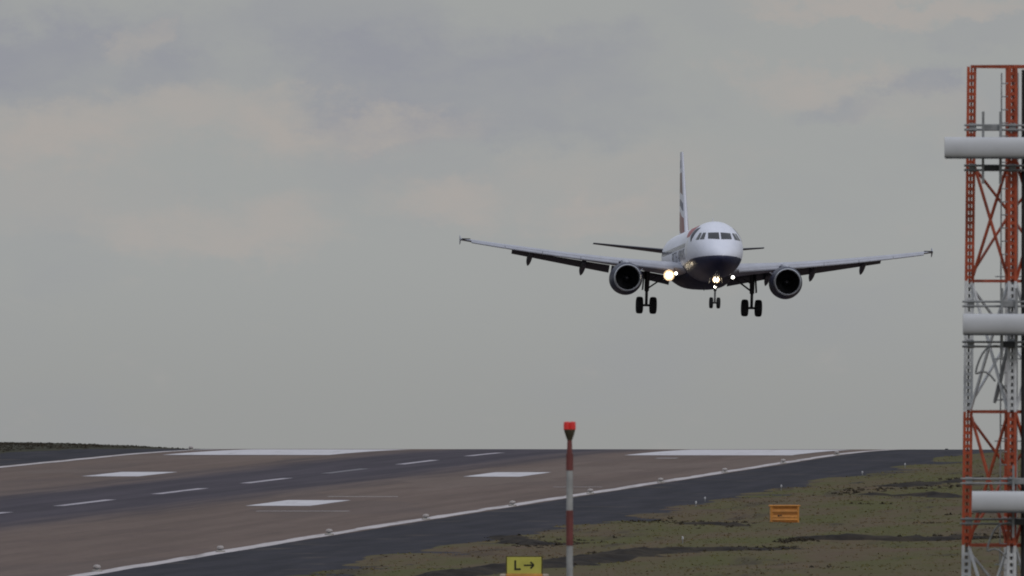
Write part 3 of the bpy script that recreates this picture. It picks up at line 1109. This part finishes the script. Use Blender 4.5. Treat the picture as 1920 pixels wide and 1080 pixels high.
for f in ff:
    for i in f[1:]:
        root[find(i)] = find(f[0])
islands = {}
for f in ff:
    islands.setdefault(find(f[0]), []).append(f)
islands = list(islands.values())
for g in (-1, 1):
    pts3 = []
    for (x, y) in flat:
        s = (8.3 + (wtxt - x)) if g < 0 else (8.3 + x)
        z = -0.62 + y
        phi = math.acos(max(-1, min(1, z / 2.07)))
        pts3.append(skin(s, g * phi, 0.012))
    for isl in islands:
        ids = sorted({i for f in isl for i in f})
        new = {i: k for k, i in enumerate(ids)}
        AM().add([pts3[i] for i in ids], [[new[i] for i in f] for f in isl]).build('letter', M['navy'], fuselage)

# belly fairing
rings = []
for i in range(25):
    q = i / 24.0
    s = 10.6 + 11.4 * q
    k = max(0.02, math.sin(q * PI) ** 0.42)
    w, h = 2.12 * k, 1.22 * k
    rings.append([Vector((w * math.copysign(abs(math.sin(a)) ** .75, math.sin(a)), s, -1.22 + h * math.copysign(abs(math.cos(a)) ** .8, math.cos(a))))
                  for a in [2 * PI * j / 40 for j in range(40)]])
AM().loft(rings).build('belly_fairing', M['navy'], plane, 50)
AM().box((-0.15, 12.2, -2.45), (0.03, 0.3, 0.45), bev=0.01).build('blade_aerial', M['dark_steel'], plane)
AM().box((0.0, 8.2, 2.2), (0.03, 0.3, 0.34), bev=0.01).build('blade_aerial', M['white'], plane)
for g in (-1, 1):
    AM().tube([(g * 1.02, 1.2, -.62), (g * 1.12, 1.05, -.65), (g * 1.12, .9, -.65)], 0.022, 6).build('pitot_probe', M['galv'], plane)


# ---- lifting surfaces
def naca(x, t_):
    return 5 * t_ * (0.2969 * math.sqrt(x) - .126 * x - .3516 * x * x + .2843 * x ** 3 - .1036 * x ** 4)


def camber(x):
    return 0.06 * x * (1 - x)


NS = 18
CH = [0.5 * (1 - math.cos(PI * i / NS)) for i in range(NS + 1)]


def foil(t_, cam_=1.0):
    top = [(x, cam_ * camber(x) + naca(x, t_)) for x in reversed(CH)]
    bot = [(x, cam_ * camber(x) - naca(x, t_)) for x in CH[1:-1]]
    return top + bot


def wing_at(y):
    """leading edge s, chord, z, twist, thickness at span station y"""
    sle = 11.15 + .525 * y
    ste = 18.9 if y < 6.4 else 18.9 + (y - 6.4) * (21.75 - 18.9) / (17.05 - 6.4)
    z = -1.08 + (y - 1.98) * math.tan(R(5.9)) + 0.0018 * max(0, y - 2) ** 2
    tw = 3.0 - 2.4 * min(1, y / 12.0)
    return sle, ste - sle, z, R(tw), 0.150 - 0.04 * min(1, y / 9.0)


def place(y, g, pts):
    sle, c, z, tw, t_ = wing_at(y)
    out = []
    for (x, h) in pts:
        out.append(Vector((g * y, sle + c * (x * math.cos(tw) + h * math.sin(tw)), z + c * (h * math.cos(tw) - x * math.sin(tw)))))
    return out


def slat_ring(t_, k=1.0):
    up_ = [(x, camber(x) + naca(x, t_) + .004) for x in (.17, .14, .11, .08, .05, .03, .015, .005, 0)]
    lo_ = [(x, camber(x) - naca(x, t_)) for x in (.005, .015, .03)]
    inn = [(.04, -.01), (.045, .01), (.06, .03), (.09, .045), (.13, .05)]
    inn = [(x, min(h, camber(x) + naca(x, t_) - .008)) for x, h in inn]
    ring = up_ + lo_ + inn
    px0, pz0 = .17, camber(.17) + naca(.17, t_)
    a = R(23)
    res = []
    for x, h in ring:
        dx, dz = x - px0, h - pz0
        res.append((px0 - .085 + dx * math.cos(a) - dz * math.sin(a), pz0 - .012 + dz * math.cos(a) + dx * math.sin(a)))
    x0, z0 = res[0]
    return [(x0 + (x - x0) * k, z0 + (h - z0) * k) for x, h in res]


def flap_ring(y, cf, ang):
    a = R(ang)
    res = []
    for x, h in foil(.13, 0.6):
        dx, dz = x * cf, h * cf
        res.append((.88 + dx * math.cos(a) + dz * math.sin(a), -.020 + dz * math.cos(a) - dx * math.sin(a)))
    return res


def span(y0, y1, n):
    return [y0 + (y1 - y0) * i / n for i in range(n + 1)]


for g in (-1, 1):
    ys = [0.6, 1.98, 3.0, 4.2, 5.3, 6.4, 8, 9.6, 11.2, 12.8, 14.4, 15.8, 16.8, 17.05]
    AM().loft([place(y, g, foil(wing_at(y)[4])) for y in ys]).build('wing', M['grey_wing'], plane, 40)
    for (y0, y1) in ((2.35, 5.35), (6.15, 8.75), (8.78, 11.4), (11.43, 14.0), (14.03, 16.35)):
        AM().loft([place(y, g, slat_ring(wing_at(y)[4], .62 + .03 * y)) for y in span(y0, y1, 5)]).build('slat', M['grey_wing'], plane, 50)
    AM().loft([place(y, g, flap_ring(y, .18 if y < 6 else .23, 27)) for y in span(2.1, 6.3, 4)]).build('flap', M['wing_shaded'], plane, 45)
    AM().loft([place(y, g, flap_ring(y, .24, 27)) for y in span(6.45, 13.35, 6)]).build('flap', M['wing_shaded'], plane, 45)
    for yf, sc_ in ((4.95, 1.0), (8.3, 1.1), (12.05, 1.0)):
        sle, c, z, tw, t_ = wing_at(yf)
        rr = []
        for i in range(13):
            q = i / 12.0
            k = math.sin(min(1, q * 1.02 + .02) * PI) ** .38 if q < .98 else .2
            rr.append([Vector((g * yf + .20 * sc_ * k * math.cos(a), sle + c * .52 + 3.4 * sc_ * q,
                               z - c * .065 - .25 * q - 0.85 * sc_ * max(0, q - .42) ** 1.1 + .28 * sc_ * k * math.sin(a) - c * .3 * math.sin(tw))) for a in [2 * PI * j / 14 for j in range(14)]])
        AM().loft(rr).build('flap_track_fairing', M['wing_shaded'], plane, 50)
    # wing tip fence
    sle, c, z, tw, t_ = wing_at(17.05)
    out = [(.25, 0), (.85, .28), (1.30, .34), (1.40, .1), (1.30, -.34), (.95, -.28)]
    th = .02
    rr = [[Vector((g * 17.07 + d, sle + x, z + h)) for x, h in out] for d in (-th, th)]
    AM().loft(rr).build('wing_tip_fence', M['grey_wing'], plane)
    AM().box((g * 16.72, sle - .05, z + .02), (.62, .25, .07), bev=.02).build('navigation_light', M['duct'], plane)
    # tailplane
    rr = []
    for y in span(0.5, 6.22, 5):
        q = (y - .5) / 5.72
        sle, c = 31.5 + 3.45 * q, 4.1 - 2.75 * q
        z = .92 + (y - .5) * math.tan(R(5.6))
        a = R(1.4)
        rr.append([Vector((g * y, sle + c * x * math.cos(a), z + c * h - c * x * math.sin(a))) for x, h in foil(.068, 0)])
    AM().loft(rr).build('tailplane', M['wing_shaded'], plane, 40)

# fin with its wavy flag bands
fm, N, b = new_mat('fin_livery')
t = N.n('ShaderNodeTexCoord').outputs['Object']
sp = N.n('ShaderNodeSeparateXYZ')
N.link(t, sp.inputs[0])
zz = N.math('ADD', sp.outputs[2], A_OFF[2])
ss = N.math('ADD', sp.outputs[1], A_OFF[1])
le = N.math('MULTIPLY_ADD', zz, 0.86, 27.1)
ch = N.math('SUBTRACT', ss, le)
w = N.math('ADD', zz, N.math('MULTIPLY', N.math('SINE', N.math('MULTIPLY', ss, 1.1)), 0.16))
w = N.math('MULTIPLY_ADD', N.math('SUBTRACT', ch, 1.5), -0.10, w)
cr = N.n('ShaderNodeValToRGB')
cr.color_ramp.interpolation = 'CONSTANT'
N.link(N.math('MULTIPLY', w, 0.1), cr.inputs[0])
white_, red_, navy_ = (.66, .66, .74, 1), (.20, .035, .045, 1), (.02, .025, .10, 1)
el = cr.color_ramp.elements
el[0].position, el[0].color = 0.0, white_
el[1].position, el[1].color = .205, red_
for p_, c_ in ((.355, white_), (.40, navy_), (.455, white_), (.505, (.13, .045, .045, 1)), (.665, white_), (.70, (.24, .25, .36, 1)), (.77, (.62, .62, .70, 1))):
    e = el.new(p_)
    e.color = c_
mixw = N.smooth(ch, .16, .26, 1.0, 0.0)
N.link(N.mix(mixw, cr.outputs[0], white_), b.inputs['Base Color'])
b.inputs['Roughness'].default_value = .35
rr = []
for i in range(9):
    q = i / 8.0
    z = 1.75 + 6.5 * q
    sle, c = 28.55 + 5.4 * q, 6.3 - 4.15 * q
    rr.append([Vector((c * h, sle + c * x, z)) for x, h in foil(.085, 0)])
AM().loft(rr).build('fin', fm, plane, 40)

# ---- engines
for g in (-1, 1):
    c = (g * 5.75, 11.05, -1.93)
    AM().lathe([(.09, .985), (.2, 1.025), (.45, 1.085), (1.0, 1.145), (1.9, 1.175), (2.8, 1.11), (3.6, .98), (3.62, .90), (2.9, .95)], c, 'Y', 48).build('nacelle', M['cowl'], plane, 40)
    AM().lathe([(.20, .845), (.10, .86), (.03, .885), (0, .915), (.03, .95), (.09, .982)], c, 'Y', 48).build('intake_lip', M['lip'], plane, 60)
    AM().lathe([(.20, .846), (.8, .86), (1.25, .87), (1.27, .0)], c, 'Y', 40).build('intake_duct', M['duct'], plane, 40)
    fb = AM()
    for k in range(30):
        a = 2 * PI * k / 30
        d, tn = Vector((math.cos(a), 0, math.sin(a))), Vector((-math.sin(a), 0, math.cos(a)))
        cc = Vector(c) + Vector((0, 1.12, 0))
        fb.add([cc + d * .26 + tn * .03, cc + d * .85 + tn * .09 + Vector((0, -.04, 0)), cc + d * .85 - tn * .06 + Vector((0, .1, 0)), cc + d * .26 - tn * .03 + Vector((0, .1, 0))], [(0, 1, 2, 3)])
    fb.build('fan', M['blade'], plane)
    AM().lathe([(.66, 0.0), (.72, .07), (.9, .17), (1.14, .27)], c, 'Y', 24).build('spinner', M['blade'], plane, 50)
    AM().lathe([(2.9, .70), (3.8, .60), (4.5, .42), (4.52, .3), (5.0, .02)], c, 'Y', 32).build('core_exhaust', M['gear'], plane, 40)
    sle, ch_, z, tw, t_ = wing_at(5.75)
    rr = []
    for s, z0, z1, hw in ((11.75, -.93, -.80, .04), (12.2, -.98, -.70, .2), (13.2, -1.0, -.50, .26), (14.6, -1.05, -.5, .26), (16.2, -1.6, -1.0, .18), (17.2, -1.45, -1.05, .05)):
        rr.append([Vector((g * 5.75 + a_ * hw, s, zz_)) for a_, zz_ in ((-1, z0), (1, z0), (1, z1 - .08), (.5, z1), (-.5, z1), (-1, z1 - .08))])
    AM().loft(rr).build('pylon', M['grey_wing'], plane, 50)
    AM().box((g * 5.75 - g * 1.03, 12.6, -1.33), (.36, .9, .03), Matrix.Rotation(g * R(38), 3, 'Y')).build('nacelle_strake', M['grey_wing'], plane)


# ---- landing gear
def wheel(cx_, s, z, rr_, w):
    h = w / 2
    hub = AM().lathe([(-h * .7, 0), (-h * .72, rr_ * .5), (h * .72, rr_ * .5), (h * .7, 0)], (cx_, s, z), 'X', 20).build('wheel', M['hub'], plane, 30)
    AM().lathe([(-h * .72, rr_ * .5), (-h * .98, rr_ * .62), (-h, rr_ * .8), (-h * .86, rr_ * .93), (-h * .5, rr_ * .99), (0, rr_), (h * .5, rr_ * .99), (h * .86, rr_ * .93), (h, rr_ * .8), (h * .98, rr_ * .62), (h * .72, rr_ * .5)],
               (cx_, s, z), 'X', 32).build('tyre', M['rubber'], hub, 50)


for g in (-1, 1):
    x, az = g * 3.8, -3.615
    AM().tube([(x - g * .02, 17.5, -1.1), (x, 17.65, -2.55), (x, 17.66, -2.62)], [.19, .17, .12], 14).build('gear_strut', M['gear'], plane, 40)
    AM().tube([(x, 17.66, -2.55), (x, 17.7, az)], .105, 12).build('gear_piston', M['gear'], plane, 40)
    AM().tube([(x - .62, 17.7, az), (x + .62, 17.7, az)], .085, 12).build('axle', M['gear'], plane, 40)
    for q in (-1, 1):
        wheel(x + q * .49, 17.7, az, .615, .48)
    AM().bar((x, 17.66, -2.45), (g * 2.25, 17.5, -1.35), .11, .11).build('side_brace', M['gear'], plane)
    AM().bar((x - g * .05, 17.68, -1.9), (g * 3.1, 17.55, -1.5), .07, .07).build('lock_stay', M['gear'], plane)
    AM().bar((x, 17.95, -2.6), (x, 18.15, -3.1), .10, .05).bar((x, 18.15, -3.1), (x, 17.85, az + .08), .10, .05).build('torque_link', M['gear'], plane)
    AM().box((x + g * .26, 17.6, -1.85), (.05, 1.0, 1.35), Matrix.Rotation(-g * R(4), 3, 'Y'), bev=.015).build('gear_door', M['gear'], plane)
AM().tube([(0, 5.0, -1.9), (0, 5.05, -2.95)], [.13, .11], 12).build('nose_gear_strut', M['gear'], plane, 40)
AM().tube([(0, 5.05, -2.9), (0, 5.07, -3.80)], .07, 12).build('nose_gear_piston', M['galv'], plane, 40)
AM().tube([(-.3, 5.07, -3.8), (.3, 5.07, -3.8)], .06, 10).build('nose_axle', M['gear'], plane, 40)
AM().bar((0, 5.0, -2.75), (0, 4.1, -2.0), .09, .09).build('drag_strut', M['gear'], plane)
for q in (-1, 1):
    wheel(q * .26, 5.07, -3.80, .40, .25)
    AM().box((q * .42, 4.75, -2.2), (.03, 1.1, .42), Matrix.Rotation(q * R(-10), 3, 'Y')).build('nose_gear_door', M['navy'], plane)


# ---- lamps
def lamp(x, s, z, r_, name, bright, rim=None):
    rim = rim or r_ * 1.15
    dish = AM().lathe([(.16, 0), (.15, r_ * .6), (.02, r_), (0, rim), (.05, rim), (.22, r_ * .6), (.22, 0)], (x, s, z), 'Y', 22).build(name, M['glow_dish' if bright else 'galv'], plane, 50)
    AM().lathe([(-.02, 0), (-.015, r_ * .5), (.01, r_ * .82), (.05, r_ * .82), (.05, 0)], (x, s, z), 'Y', 20).build('lamp_lens', M['lampglow' if bright else 'lampglow_white'], dish, 60)


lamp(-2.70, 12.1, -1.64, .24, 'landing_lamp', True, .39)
lamp(-2.22, 11.9, -1.50, .11, 'wing_root_lamp', False)
lamp(1.90, 12.2, -1.66, .115, 'wing_root_lamp', False)
lamp(0.03, 4.72, -2.14, .19, 'taxi_lamp', True, .26)
lamp(-0.02, 4.85, -2.66, .09, 'taxi_lamp', False)
